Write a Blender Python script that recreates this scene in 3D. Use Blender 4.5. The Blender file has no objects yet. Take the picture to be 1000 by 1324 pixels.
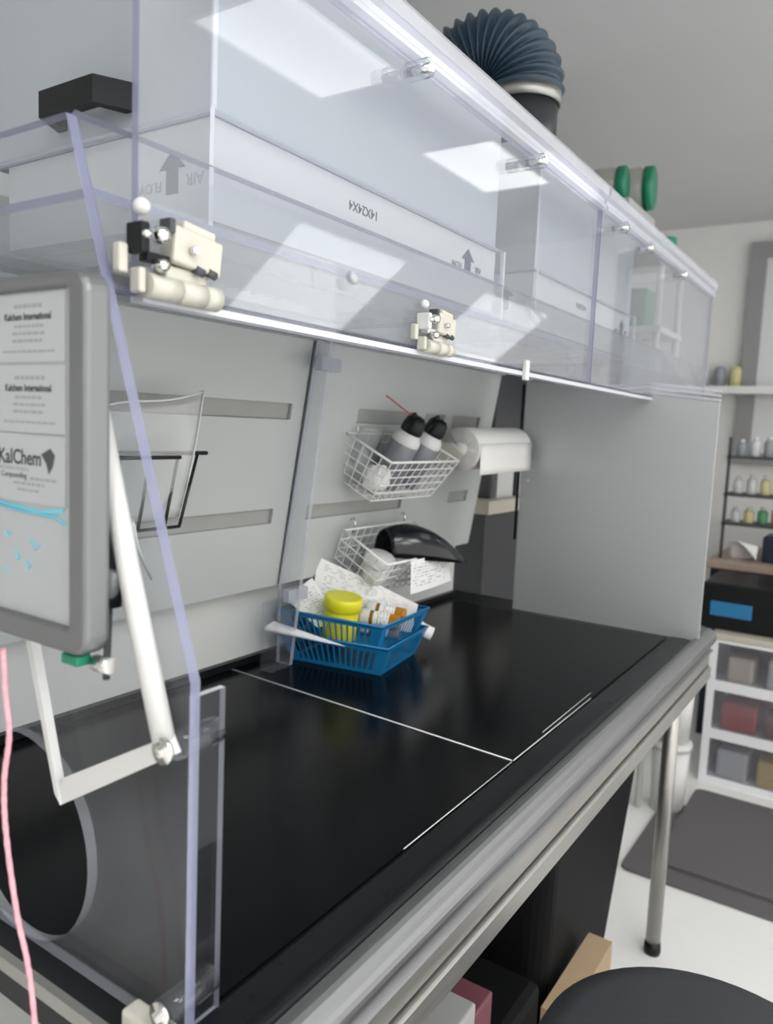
import bpy, bmesh, math, random
from mathutils import Matrix, Vector
random.seed(7)
scene = bpy.context.scene
COL = scene.collection
ZC = 1.42            # eye height above the floor; heights below are given relative to the eye
V = Vector
PI = math.pi

# ------------------------------------------------------------------ materials
def new_mat(name):
    m = bpy.data.materials.new(name); m.use_nodes = True
    m.node_tree.nodes.clear()
    return m, m.node_tree.nodes, m.node_tree.links

def pbr(name, col, rough=.5, metal=0., noise=0., nscale=20., bump=0., bscale=200., spec=.5, coat=0.,
        aniso=False, trans=0.):
    m, n, l = new_mat(name)
    o = n.new('ShaderNodeOutputMaterial'); b = n.new('ShaderNodeBsdfPrincipled')
    l.new(b.outputs[0], o.inputs[0])
    b.inputs['Base Color'].default_value = (*col, 1)
    b.inputs['Roughness'].default_value = rough
    b.inputs['Metallic'].default_value = metal
    b.inputs['Specular IOR Level'].default_value = spec
    b.inputs['Coat Weight'].default_value = coat
    b.inputs['Transmission Weight'].default_value = trans
    tc = n.new('ShaderNodeTexCoord')
    if noise > 0:
        t = n.new('ShaderNodeTexNoise'); t.inputs['Scale'].default_value = nscale; t.inputs['Detail'].default_value = 5
        mp = n.new('ShaderNodeMapping'); l.new(tc.outputs['Object'], mp.inputs[0]); l.new(mp.outputs[0], t.inputs[0])
        if aniso: mp.inputs['Scale'].default_value = (1, 30, 30) if aniso == 1 else (30, 1, 30)
        mx = n.new('ShaderNodeMix'); mx.data_type = 'RGBA'
        mx.inputs[6].default_value = (*[c * (1 - noise) for c in col], 1)
        mx.inputs[7].default_value = (*[min(1, c * (1 + noise)) for c in col], 1)
        l.new(t.outputs['Fac'], mx.inputs[0]); l.new(mx.outputs[2], b.inputs['Base Color'])
        mr = n.new('ShaderNodeMapRange'); mr.inputs[3].default_value = max(.02, rough - .08); mr.inputs[4].default_value = min(1, rough + .08)
        l.new(t.outputs['Fac'], mr.inputs[0]); l.new(mr.outputs[0], b.inputs['Roughness'])
    if bump > 0:
        t2 = n.new('ShaderNodeTexNoise'); t2.inputs['Scale'].default_value = bscale; t2.inputs['Detail'].default_value = 3
        l.new(tc.outputs['Object'], t2.inputs[0])
        bp = n.new('ShaderNodeBump'); bp.inputs['Strength'].default_value = bump; bp.inputs['Distance'].default_value = .002
        l.new(t2.outputs['Fac'], bp.inputs['Height']); l.new(bp.outputs[0], b.inputs['Normal'])
    return m

def acrylic(name, tint=(.965, .975, .985), haze=.03, rough=.015, hazecol=(.85, .87, .92), k=1.0, smear=0.):
    m, n, l = new_mat(name)
    o = n.new('ShaderNodeOutputMaterial')
    tr = n.new('ShaderNodeBsdfTransparent'); tr.inputs[0].default_value = (*tint, 1)
    gl = n.new('ShaderNodeBsdfGlossy'); gl.inputs['Roughness'].default_value = rough
    df = n.new('ShaderNodeBsdfDiffuse'); df.inputs[0].default_value = (*hazecol, 1)
    fr = n.new('ShaderNodeFresnel'); ge = n.new('ShaderNodeNewGeometry')
    mr = n.new('ShaderNodeMapRange'); mr.inputs[3].default_value = 1.49; mr.inputs[4].default_value = 1 / 1.49
    l.new(ge.outputs['Backfacing'], mr.inputs[0]); l.new(mr.outputs[0], fr.inputs[0])
    mu = n.new('ShaderNodeMath'); mu.operation = 'MULTIPLY'; mu.inputs[1].default_value = k; l.new(fr.outputs[0], mu.inputs[0])
    m1 = n.new('ShaderNodeMixShader'); m1.inputs[0].default_value = haze
    if smear > 0:
        tc = n.new('ShaderNodeTexCoord'); t = n.new('ShaderNodeTexNoise'); t.inputs['Scale'].default_value = 5; t.inputs['Detail'].default_value = 4
        l.new(tc.outputs['Object'], t.inputs[0])
        r2 = n.new('ShaderNodeMapRange'); r2.inputs[1].default_value = .45; r2.inputs[2].default_value = .8
        r2.inputs[3].default_value = haze; r2.inputs[4].default_value = haze + smear
        l.new(t.outputs['Fac'], r2.inputs[0]); l.new(r2.outputs[0], m1.inputs[0])
    l.new(tr.outputs[0], m1.inputs[1]); l.new(df.outputs[0], m1.inputs[2])
    m2 = n.new('ShaderNodeMixShader'); l.new(mu.outputs[0], m2.inputs[0])
    l.new(m1.outputs[0], m2.inputs[1]); l.new(gl.outputs[0], m2.inputs[2])
    l.new(m2.outputs[0], o.inputs[0])
    return m

def edge_mat(name, col, tr=.3):
    m, n, l = new_mat(name)
    o = n.new('ShaderNodeOutputMaterial')
    t = n.new('ShaderNodeBsdfTransparent'); t.inputs[0].default_value = (.9, .9, 1, 1)
    b = n.new('ShaderNodeBsdfPrincipled'); b.inputs['Base Color'].default_value = (*col, 1); b.inputs['Roughness'].default_value = .25
    x = n.new('ShaderNodeMixShader'); x.inputs[0].default_value = 1 - tr
    l.new(t.outputs[0], x.inputs[1]); l.new(b.outputs[0], x.inputs[2]); l.new(x.outputs[0], o.inputs[0])
    return m

def emit(name, col, s):
    m, n, l = new_mat(name)
    o = n.new('ShaderNodeOutputMaterial'); e = n.new('ShaderNodeEmission')
    e.inputs[0].default_value = (*col, 1); e.inputs[1].default_value = s
    l.new(e.outputs[0], o.inputs[0]); return m

def printed(name, bw, rh, ink=(.25, .25, .28), paper=(.86, .86, .86), cover=.5, mx=.12, my=.12):
    """white paper with rows of illegible small print, laid out in the sheet's own UVs"""
    m, n, l = new_mat(name)
    o = n.new('ShaderNodeOutputMaterial'); b = n.new('ShaderNodeBsdfPrincipled'); b.inputs['Roughness'].default_value = .7
    l.new(b.outputs[0], o.inputs[0])
    tc = n.new('ShaderNodeTexCoord'); sp = n.new('ShaderNodeSeparateXYZ'); l.new(tc.outputs['UV'], sp.inputs[0])
    def mth(op, a, c=None):
        k = n.new('ShaderNodeMath'); k.operation = op
        for i, q in enumerate((a, c)):
            if q is None: continue
            if isinstance(q, (int, float)): k.inputs[i].default_value = q
            else: l.new(q, k.inputs[i])
        return k.outputs[0]
    row = mth('MULTIPLY', sp.outputs[1], rh); fr = mth('FRACT', row); fl = mth('FLOOR', row)
    rowm = mth('LESS_THAN', fr, .42)
    cell = mth('FLOOR', mth('MULTIPLY', sp.outputs[0], bw))
    cb = n.new('ShaderNodeCombineXYZ'); l.new(cell, cb.inputs[0]); l.new(fl, cb.inputs[1])
    wn = n.new('ShaderNodeTexWhiteNoise'); wn.noise_dimensions = '2D'; l.new(cb.outputs[0], wn.inputs['Vector'])
    on = mth('LESS_THAN', wn.outputs['Value'], cover)
    a = mth('MULTIPLY', rowm, on)
    for s, e in ((sp.outputs[0], mx), (sp.outputs[1], my)):
        a = mth('MULTIPLY', a, mth('MULTIPLY', mth('GREATER_THAN', s, e), mth('LESS_THAN', s, 1 - e)))
    mix = n.new('ShaderNodeMix'); mix.data_type = 'RGBA'
    mix.inputs[6].default_value = (*paper, 1); mix.inputs[7].default_value = (*ink, 1)
    l.new(a, mix.inputs[0]); l.new(mix.outputs[2], b.inputs['Base Color'])
    return m

M = {}
M['acr'] = acrylic('clear_acrylic', haze=.02)
M['acr_side'] = acrylic('hazy_acrylic', tint=(.93, .94, .955), haze=.018, smear=.04, k=.35)
M['acr_tray'] = acrylic('tray_acrylic', haze=.01, k=.06, rough=.2)
M['acr_dark'] = acrylic('darkened_clear_acrylic', tint=(.6, .62, .66), haze=.01, k=.6)
M['rim'] = edge_mat('port_rim', (.62, .64, .68), .75)
M['bead'] = edge_mat('clear_bead', (.80, .815, .83), .5)
M['lit_gap'] = pbr('lit_gap_strip', (.33, .335, .315), .5, noise=.06)  # grey picked for how bright the gap behind the slots looks
M['acr_front'] = acrylic('front_acrylic', haze=.04, k=1.5)
M['acr_sash'] = acrylic('sash_acrylic', tint=(.96, .97, .985), haze=.06, k=1.0)
M['bag'] = acrylic('clear_plastic_bag', tint=(.94, .945, .945), haze=.10, rough=.15, k=1.2, smear=.2, hazecol=(.9,.9,.88))
M['edge'] = edge_mat('acrylic_edge_lavender', (.25, .26, .38), .3)  # lavender stands in for light piped out at the sheet edges
M['edge_w'] = edge_mat('acrylic_edge_white', (.84, .85, .88), .3)
M['edge_g'] = edge_mat('acrylic_edge_grey', (.5, .52, .55), .45)
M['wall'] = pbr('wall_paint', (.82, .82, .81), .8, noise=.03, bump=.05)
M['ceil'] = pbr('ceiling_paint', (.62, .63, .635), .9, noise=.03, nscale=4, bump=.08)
M['floor'] = pbr('white_vinyl_floor', (.88, .88, .865), .35, noise=.04, nscale=6)
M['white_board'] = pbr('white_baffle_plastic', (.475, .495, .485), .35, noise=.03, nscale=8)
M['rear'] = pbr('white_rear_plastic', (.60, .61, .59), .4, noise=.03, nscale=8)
M['black'] = pbr('black_plastic', (.008, .009, .010), .4, spec=.25)
M['black_soft'] = pbr('soft_black_plastic', (.006, .0065, .007), .6, spec=.12)
M['black_gloss'] = pbr('black_gloss', (.006, .007, .009), .15)
M['mat'] = pbr('black_bench_mat', (.0035, .004, .005), .15, noise=.25, nscale=60, bump=.05, bscale=900, spec=.09)
M['mat_trim'] = pbr('mat_edge_white', (.75, .76, .76), .4)
M['black_roll'] = pbr('black_edge_moulding', (.006, .007, .009), .3, noise=.3, nscale=40, spec=.25)
M['steel_roll'] = pbr('rolled_stainless', (.30, .305, .31), .42, 1., noise=.08, nscale=8, aniso=1)
M['steel'] = pbr('brushed_stainless', (.45, .44, .415), .45, 1., noise=.08, nscale=8, aniso=1)
M['steel_panel'] = pbr('brushed_panel', (.50, .515, .52), .4, .45, noise=.05, nscale=5, aniso=2)
M['chrome'] = pbr('chrome', (.75, .74, .72), .15, 1.)
M['box'] = pbr('grey_painted_steel', (.42, .455, .49), .45, noise=.02)
M['filter'] = pbr('white_card_frame', (.64, .635, .62), .6, noise=.03, nscale=12)
M['pleat'] = pbr('filter_media', (.62, .62, .61), .9)
M['ink'] = pbr('blue_ink', (.015, .035, .075), .6)
M['inkb'] = pbr('black_ink', (.03, .03, .035), .6)
M['grey_ink'] = pbr('grey_ink', (.32, .32, .34), .6)
M['cyan'] = pbr('cyan_marker', (.16, .55, .68), .5)
M['cream'] = pbr('cream_plastic', (.56, .545, .475), .4, noise=.03)
M['white'] = pbr('white_plastic', (.66, .66, .65), .35, noise=.02)
M['wire_w'] = pbr('white_coated_wire', (.82, .82, .81), .35)
M['wire_k'] = pbr('black_coated_wire', (.015, .015, .017), .35)
M['hose'] = pbr('dark_blue_hose', (.028, .055, .082), .42, noise=.15, nscale=30)
M['pipe'] = pbr('dark_pipe', (.03, .033, .038), .35)
M['alu'] = pbr('brushed_aluminium', (.22, .225, .23), .42, .7, noise=.05)
M['wb'] = pbr('whiteboard_face', (.43, .45, .465), .25)
M['card'] = pbr('card_stock', (.46, .475, .49), .6)
M['red'] = pbr('red_plastic', (.42, .03, .035), .4)
M['grey'] = pbr('mid_grey_plastic', (.22, .23, .24), .5)
M['dgrey'] = pbr('dark_grey_plastic', (.06, .062, .066), .5, noise=.1)
M['pink'] = pbr('pink_braided_cord', (.75, .38, .44), .7, noise=.35, nscale=260)
M['blue'] = pbr('blue_basket_plastic', (.012, .19, .42), .35, noise=.05)
M['yellow'] = pbr('yellow_plastic', (.74, .70, .015), .35)
M['amber'] = pbr('amber_plastic', (.62, .26, .015), .2, trans=.25)
M['label'] = printed('vial_label', 26, 9, cover=.45, mx=.02, my=.1)
M['rx'] = printed('printed_form', 40, 18, ink=(.45, .45, .47), cover=.4)
M['rx2'] = printed('printed_sheet', 34, 26, ink=(.55, .55, .57), cover=.4, mx=.08, my=.06)
M['chart'] = printed('printed_chart', 30, 11, ink=(.5, .51, .53), cover=.5, mx=.06, my=.14)
M['paper'] = pbr('white_paper', (.80, .80, .80), .8)
M['tissue'] = pbr('paper_towel', (.83, .82, .79), .9, bump=.35, bscale=260)
M['core'] = pbr('roll_side', (.60, .59, .57), .9, noise=.1, nscale=60)
M['can'] = pbr('duster_can', (.72, .73, .75), .3, .3)
M['can_label'] = pbr('duster_label', (.24, .25, .27), .4, .2, noise=.3, nscale=14)
M['green'] = pbr('green_lid', (.005, .19, .10), .4)
M['jarbody'] = acrylic('clear_jar', tint=(.85, .85, .82), haze=.12, hazecol=(.65, .63, .55), k=1.5)
M['s_pale0'] = pbr('grey_carton', (.42, .43, .42), .7)
M['cardboard'] = pbr('cardboard', (.42, .31, .19), .8, noise=.06)
M['stool'] = pbr('black_vinyl', (.028, .032, .037), .55, noise=.15, nscale=30, bump=.1, bscale=300)
M['fmat'] = pbr('grey_floor_mat', (.115, .11, .112), .75, noise=.06, bump=.2, bscale=300)
M['drawer_f'] = pbr('white_drawer_frame', (.84, .84, .87), .4)
M['drawer_c'] = acrylic('clear_drawer_front', tint=(.88, .88, .9), haze=.07, rough=.1, hazecol=(.7, .7, .75))
M['beige'] = pbr('beige_laminate', (.56, .52, .43), .5, noise=.04)
M['brown'] = pbr('brown_laminate', (.40, .31, .25), .5, noise=.1)
M['navy'] = pbr('navy_plastic', (.012, .018, .035), .4)
M['lblue'] = pbr('blue_label', (.02, .19, .40), .5)
M['frame_g'] = pbr('grey_window_frame', (.30, .30, .305), .5)
M['bright'] = pbr('pale_blind', (.74, .75, .76), .7)
M['lamp'] = emit('lamp_diffuser', (1, .99, .97), 3.4)
M['lamp_fill'] = emit('lamp_diffuser_fill', (1, .99, .97), 11.0)  # stronger glow for the added fill panels

# ------------------------------------------------------------------ mesh builder
class MB:
    def __init__(self, T=None):
        self.bm = bmesh.new(); self.T = T or Matrix.Identity(4); self.mi = 0; self.smooth = []
        self.uv = self.bm.loops.layers.uv.new('UVMap')
    def _v(self, p): return self.bm.verts.new(self.T @ V(p))
    def _f(self, vs, mi=None, smooth=False):
        try: f = self.bm.faces.new(vs)
        except ValueError: return None
        f.material_index = self.mi if mi is None else mi; f.smooth = smooth; return f
    def box(self, a, b, mi=None, bevel=0):
        x0, y0, z0 = a; x1, y1, z1 = b
        v = [self._v(p) for p in ((x0,y0,z0),(x1,y0,z0),(x1,y1,z0),(x0,y1,z0),(x0,y0,z1),(x1,y0,z1),(x1,y1,z1),(x0,y1,z1))]
        fs = [self._f([v[i] for i in q], mi) for q in ((0,3,2,1),(4,5,6,7),(0,1,5,4),(1,2,6,5),(2,3,7,6),(3,0,4,7))]
        if bevel: self.bevel(v, bevel)
        return v
    def bevel(self, verts, w, seg=2):
        es = {e for v in verts for e in v.link_edges}
        bmesh.ops.bevel(self.bm, geom=list(es), offset=w, segments=seg, affect='EDGES', profile=.5)
    def sheet(self, a, b, axis, mi_edge=1):
        """thin box whose faces across `axis` take slot 0 and whose rim takes slot 1"""
        v = self.box(a, b)
        for f in {f for q in v for f in q.link_faces}:
            f.normal_update()
            n = self.T.to_3x3().inverted() @ f.normal
            f.material_index = 0 if abs(n[axis]) > .5 else mi_edge
    def prism(self, poly, axis, d0, d1, holes=(), mi_edge=None, smooth_holes=False):
        """polygon in the plane across `axis` ((y,z),(x,z),(x,y)), extruded from d0 to d1"""
        def P(q, d):
            return {0: (d, q[0], q[1]), 1: (q[0], d, q[1]), 2: (q[0], q[1], d)}[axis]
        caps = []
        me = self.mi if mi_edge is None else mi_edge
        rings = []
        for d in (d0, d1):
            loops = [[self._v(P(q, d)) for q in lp] for lp in (poly, *holes)]
            rings.append(loops)
            if not holes:
                self._f(loops[0])
            else:
                es = []
                for lp in loops:
                    for i in range(len(lp)):
                        e = self.bm.edges.get((lp[i], lp[(i+1) % len(lp)])) or self.bm.edges.new((lp[i], lp[(i+1) % len(lp)]))
                        es.append(e)
                r = bmesh.ops.triangle_fill(self.bm, edges=es, use_beauty=True, use_dissolve=False)
                for g in r['geom']:
                    if isinstance(g, bmesh.types.BMFace): g.material_index = self.mi
        for k, (A, Bq) in enumerate(zip(*rings)):
            n = len(A)
            for i in range(n):
                j = (i + 1) % n
                self._f([A[i], A[j], Bq[j], Bq[i]], me, smooth_holes and k > 0)
    def tube(self, pts, r, seg=8, closed=False, cap=True, mi=None, radii=None, flat=1.0):
        pts = [V(p) for p in pts]; n = len(pts); rings = []
        up = None
        for i, p in enumerate(pts):
            if closed: t = pts[(i+1) % n] - pts[i-1]
            else: t = pts[min(i+1, n-1)] - pts[max(i-1, 0)]
            t.normalize()
            if up is None:
                up = t.orthogonal().normalized()
            else:
                up = (up - t * up.dot(t))
                if up.length < 1e-6: up = t.orthogonal()
                up.normalize()
            s = t.cross(up); rr = radii[i] if radii else r
            rings.append([self._v(p + rr * (math.cos(2*PI*k/seg) * up + flat * math.sin(2*PI*k/seg) * s)) for k in range(seg)])
        for i in range(n if closed else n-1):
            A, Bq = rings[i], rings[(i+1) % n]
            for k in range(seg):
                self._f([A[k], A[(k+1) % seg], Bq[(k+1) % seg], Bq[k]], mi, seg > 5)
        if cap and not closed:
            self._f(rings[0][::-1], mi); self._f(rings[-1], mi)
    def cyl(self, p0, p1, r, r1=None, seg=24, mi=None, cap=True):
        self.tube([p0, p1], r, seg, radii=[r, r if r1 is None else r1], mi=mi, cap=cap)
    def lathe(self, prof, o=(0,0,0), axis=(0,0,1), seg=32, mi=None, arc=2*PI, smooth=True):
        """prof: (radius, height) pairs along `axis` from `o`"""
        a = V(axis).normalized(); u = a.orthogonal().normalized(); w = a.cross(u); o = V(o)
        rings = []
        for r, h in prof:
            if r < 1e-6: rings.append([self._v(o + a*h)])
            else: rings.append([self._v(o + a*h + r*(math.cos(arc*k/seg)*u + math.sin(arc*k/seg)*w)) for k in range(seg)])
        for A, Bq in zip(rings, rings[1:]):
            for k in range(seg):
                j = (k+1) % seg
                if len(A) == 1 and len(Bq) == 1: continue
                if len(A) == 1: self._f([A[0], Bq[k], Bq[j]], mi, smooth)
                elif len(Bq) == 1: self._f([A[k], A[j], Bq[0]], mi, smooth)
                else: self._f([A[k], A[j], Bq[j], Bq[k]], mi, smooth)
    def grid(self, fn, nu, nv, mi=None, smooth=True):
        g = [[self._v(fn(i/nu, j/nv)) for j in range(nv+1)] for i in range(nu+1)]
        for i in range(nu):
            for j in range(nv):
                f = self._f([g[i][j], g[i+1][j], g[i+1][j+1], g[i][j+1]], mi, smooth)
                if f:
                    for lp, (a, c) in zip(f.loops, ((i,j),(i+1,j),(i+1,j+1),(i,j+1))):
                        lp[self.uv].uv = (a/nu, c/nv)
    def ball(self, c, r, sc=(1,1,1), seg=16, mi=None):
        c = V(c)
        self.grid(lambda u, v: c + V((r*sc[0]*math.sin(PI*v)*math.cos(2*PI*u), r*sc[1]*math.sin(PI*v)*math.sin(2*PI*u), r*sc[2]*math.cos(PI*v))), seg, seg//2, mi)
    def build(self, name, mats, parent=None, solid=0, loc=None, recalc=True):
        bm = self.bm
        bmesh.ops.remove_doubles(bm, verts=bm.verts, dist=1e-6)
        if recalc: bmesh.ops.recalc_face_normals(bm, faces=bm.faces)
        # geometry arrives in eye-relative coordinates; shift it to the world, then to the owner's origin
        if parent is not None:
            off = V(parent['_w'])
        elif loc is not None:
            off = V(loc)
        else:
            xs = [v.co for v in bm.verts]
            lo = [min(c[k] for c in xs) for k in range(3)]; hi = [max(c[k] for c in xs) for k in range(3)]
            off = V(((lo[0]+hi[0])/2, (lo[1]+hi[1])/2, lo[2]))
        for v in bm.verts: v.co -= off
        me = bpy.data.meshes.new(name); bm.to_mesh(me); bm.free()
        for m in (mats if isinstance(mats, (list, tuple)) else [mats]): me.materials.append(m)
        ob = bpy.data.objects.new(name, me); COL.objects.link(ob)
        ob['_w'] = tuple(off)
        if parent is not None: ob.parent = parent
        else: ob.location = off + V((0, 0, ZC))
        if solid:
            md = ob.modifiers.new('solid', 'SOLIDIFY'); md.thickness = solid; md.offset = 0
        return ob

def tag(o, label, cat=None, group=None):
    o['label'] = label
    if cat: o['category'] = cat
    if group: o['group'] = group
    return o
def thing(name, loc, label, cat, group=None):
    o = bpy.data.objects.new(name, None); COL.objects.link(o)
    o.empty_display_size = .05
    o.location = V(loc) + V((0, 0, ZC)); o['_w'] = tuple(loc)
    return tag(o, label, cat, group)
def struct(o): o['kind'] = 'structure'; return o
def TR(loc, rz=0, rx=0, ry=0):
    return Matrix.Translation(loc) @ Matrix.Rotation(rz, 4, 'Z') @ Matrix.Rotation(ry, 4, 'Y') @ Matrix.Rotation(rx, 4, 'X')
def copy_tree(src, loc, label, rz=None):
    c = src.copy(); COL.objects.link(c); c.location = V(loc) + V((0, 0, ZC)); c['label'] = label
    if rz is not None: c.rotation_euler.z = rz
    for ch in src.children:
        d = ch.copy(); COL.objects.link(d); d.parent = c
        for g in ch.children:
            e = g.copy(); COL.objects.link(e); e.parent = d
    return c
def one(name, mb, mats, label, cat, group=None, solid=0):
    return tag(mb.build(name, mats, solid=solid), label, cat, group)

def text(name, s, size, o, xd, yd, mat, parent, bold=0., depth=.0004, sx=1.0):
    """raised lettering: built from Blender's own font, centred on `o`"""
    cu = bpy.data.curves.new(name, 'FONT'); cu.body = s; cu.size = size
    cu.align_x = 'CENTER'; cu.align_y = 'CENTER'; cu.extrude = depth; cu.offset = bold; cu.resolution_u = 3
    tmp = bpy.data.objects.new(name, cu); COL.objects.link(tmp)
    dg = bpy.context.evaluated_depsgraph_get()
    me = bpy.data.meshes.new_from_object(tmp.evaluated_get(dg))
    bpy.data.objects.remove(tmp)
    x = V(xd).normalized(); y = V(yd).normalized(); z = x.cross(y)
    off = V(parent['_w'])
    for v in me.vertices:
        v.co = V(o) + x * v.co.x * sx + y * v.co.y + z * v.co.z - off
    me.name = name; me.materials.clear(); me.materials.append(mat)
    ob = bpy.data.objects.new(name, me); COL.objects.link(ob); ob.parent = parent; ob['_w'] = tuple(off)
    return ob
def circle(cx, cy, r, n=48): return [(cx + r*math.cos(2*PI*i/n), cy + r*math.sin(2*PI*i/n)) for i in range(n)]
def rrect(x0, y0, x1, y1, r, n=5):
    out = []
    for cx, cy, a in ((x1-r, y1-r, 0), (x0+r, y1-r, 1), (x0+r, y0+r, 2), (x1-r, y0+r, 3)):
        for i in range(n+1):
            t = (a + i/n) * PI/2; out.append((cx + r*math.cos(t), cy + r*math.sin(t)))
    return out

FZ = -ZC; CT = -.5; CZ = 1.2
# ------------------------------------------------------------------ the room
b = MB(); b.box((-1.8, -2.6, FZ-.05), (4.95, 2.6, FZ)); struct(b.build('floor', M['floor']))
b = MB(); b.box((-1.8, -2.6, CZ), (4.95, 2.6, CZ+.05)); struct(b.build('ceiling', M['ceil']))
b = MB(); b.box((4.75, -2.6, FZ), (4.95, 2.6, CZ)); struct(b.build('wall_right', M['wall']))
b = MB(); b.box((-1.8, 2.4, FZ), (4.75, 2.6, CZ)); struct(b.build('wall_back', M['wall']))
b = MB(); b.box((-1.8, -2.6, FZ), (-1.6, 2.4, CZ)); struct(b.build('wall_left', M['wall']))
# window on the far wall
w = MB(); w.prism([(-.45,-.12),(.78,-.12),(.78,1.08),(-.45,1.08)], 0, 4.70, 4.755, holes=[[(-.39,-.06),(.70,-.06),(.70,1.0),(-.39,1.0)]])
wn = struct(w.build('window_1', M['frame_g']))
b = MB(); b.box((4.735, -.39, -.06), (4.745, .70, 1.0)); b.build('pane', M['bright'], wn)
b = MB(); b.box((4.60, -.45, .26), (4.75, 1.12, .30)); struct(b.build('trim_1', M['wall']))

def ceiling_light(x0, y0, x1, y1, label, mat=M['lamp']):
    t = thing('ceiling_light', ((x0+x1)/2, (y0+y1)/2, CZ), label, 'ceiling light', 'flat panel lights in the ceiling')
    b = MB(); b.prism([(x0-.02,y0-.02),(x1+.02,y0-.02),(x1+.02,y1+.02),(x0-.02,y1+.02)], 2, CZ-.012, CZ-.001, holes=[[(x0,y0),(x1,y0),(x1,y1),(x0,y1)]])
    b.build('frame', M['white'], t)
    b = MB(); b.box((x0, y0, CZ-.008), (x1, y1, CZ-.002)); b.build('diffuser', mat, t)
ceiling_light(1.72, -.84, 2.34, -.47, 'flat ceiling light mirrored in the raised sash over the first filter')
ceiling_light(3.00, -.80, 3.62, -.46, 'flat ceiling light mirrored in the raised sash over the second filter')
ceiling_light(1.92, -.40, 2.55, .01, 'flat ceiling light mirrored in the sloped panel near the first hinge')
ceiling_light(3.22, -.40, 3.97, .01, 'flat ceiling light mirrored in the sloped panel past the second hinge')
FILL_LABEL = 'added fill light panel outside the frame, brightening the room'
for (x, y) in ((-.7, -.4), (.25, -.75), (.9, -1.6), (-.7, -1.6), (.1, -2.1)):  # unseen panels added to raise the light level in the room
    ceiling_light(x-.31, y-.31, x+.31, y+.31, FILL_LABEL, M['lamp_fill'])

# ------------------------------------------------------------------ steel work table
tb = thing('work_table', (1.25, .75, FZ), 'long stainless steel work table carrying the clear hood', 'table')
b = MB(); b.box((.372, .40, -.535), (2.13, 1.14, -.5035)); b.build('table_top', M['black'], tb)
b = MB()   # thin steel rim along the short end
b.box((.366, .37, -.512), (.374, 1.14, -.4985)); b.build('end_rim', M['steel'], tb)
b = MB(); b.box((.366, .42, -.535), (.3715, 1.14, -.5125)); b.build('end_strip', M['black'], tb)
# black rounded moulding at the front, then the rolled steel edge
b = MB(); prof = [(.444, -.502), (.438, -.4965)]
for i in range(9):
    a = PI/2 + i/8*PI*.42; prof.append((.405 + .022*math.cos(a), -.5175 + .022*math.sin(a)))
prof += [(.386, -.53), (.444, -.53)]
b.prism(prof, 0, .372, 2.13); b.build('front_moulding', M['black_roll'], tb)
b = MB(); prof = []
for i in range(15):
    a = PI*.42 + i/14*PI*1.05; prof.append((.377 + .024*math.cos(a), -.515 + .024*math.sin(a)))
prof += [(.358, -.548), (.392, -.548), (.392, -.52)]
b.prism(prof, 0, .372, 2.14)
for f in b.bm.faces: f.smooth = False
b.build('rolled_edge', M['steel_roll'], tb)
b = MB(); b.box((.372, .366, -.585), (2.13, .376, -.5485)); b.build('apron', M['steel'], tb)
b = MB(); b.box((.372, .358, -.622), (2.13, .392, -.589), bevel=.003); b.build('front_rail', M['steel'], tb)
for x, y in ((2.11, .44), (.45, .44), (2.11, 1.08), (.45, 1.08)):
    b = MB(); b.cyl((x, y, FZ+.03), (x, y, -.535), .020); lg = b.build('leg', M['steel'], tb)
    b = MB(); b.lathe([(0, 0), (.021, 0), (.023, .01), (.021, .035), (0, .035)], (x, y, FZ)); b.build('foot', M['black'], lg)

# bench mats with pale cut edges
def bench_mat2(name, poly, label, trims):
    cx = sum(p[0] for p in poly)/4; cy = sum(p[1] for p in poly)/4
    t = thing(name, (cx, cy, -.5035), label, 'bench mat')
    b = MB(); b.prism(poly, 2, -.5033, -.500); b.build('mat_surface', M['mat'], t)
    for p, q, r in trims:
        b = MB(); b.tube([p, q], r, 6); b.build('cut_edge', M['mat_trim'], t)
bench_mat2('bench_mat', [(.408,.447),(1.060,.447),(1.098,1.085),(.408,1.085)], 'shiny black bench mat at the near end of the work surface',
           [((.75,.447,-.4997),(1.058,.447,-.4997),.0008)])
bench_mat2('bench_mat', [(1.064,.447),(1.985,.447),(1.985,1.085),(1.102,1.085)], 'shiny black bench mat under the blue baskets, beyond the white seam',
           [((1.063,.449,-.4997),(1.101,1.083,-.4997),.0013), ((1.064,.447,-.4997),(1.42,.447,-.4997),.001), ((1.20,.455,-.4997),(1.45,.4575,-.4997),.0006)])

# ------------------------------------------------------------------ the hood
hood = thing('powder_hood', (1.3, .78, CT), 'long clear acrylic powder hood with raised front sash and slotted white baffle', 'fume hood')
HX1 = 2.60
# near end panel with its round port
b = MB()
b.prism([(.43,-.498),(.43,-.20),(.584,.239),(1.12,.239),(1.12,-.498)], 0, .395, .405,
        holes=[circle(.654, -.397, .099, 56)], mi_edge=2)
for f in b.bm.faces:
    f.normal_update()
    if f.material_index == 2 and f.calc_center_median().y < .59 and f.calc_area() > .0012: f.material_index = 1
    if f.material_index == 2 and f.calc_center_median().z > .2: f.material_index = 1
side = b.build('side_panel', [M['acr_side'], M['edge'], M['rim']], hood)
for z in (-.250, -.466):
    b = MB(); b.cyl((.3895 if z > -.3 else .3805, .440, z), (.432, .440, z), .0115)
    b.build('standoff', [M['acr']], side)
    b = MB(); b.lathe([(0,-.004),(.004,-.004),(.0045,0),(.0105,0),(.0105,.003),(.0,.003)], (.3765,.440,z), (1,0,0), 20); b.build('bolt', M['chrome'], side)
b = MB(); b.sheet((.4055, .436, -.497), (.438, .442, -.215), 1); b.build('corner_strip', [M['acr_dark'], M['edge_w']], hood)  # clear strip: tint and white rim imitate the dark view and edge highlight
b = MB(); b.box((.376, .436, -.498), (.394, .485, -.481), bevel=.003); b.build('foot_block', M['cream'], hood)
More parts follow.
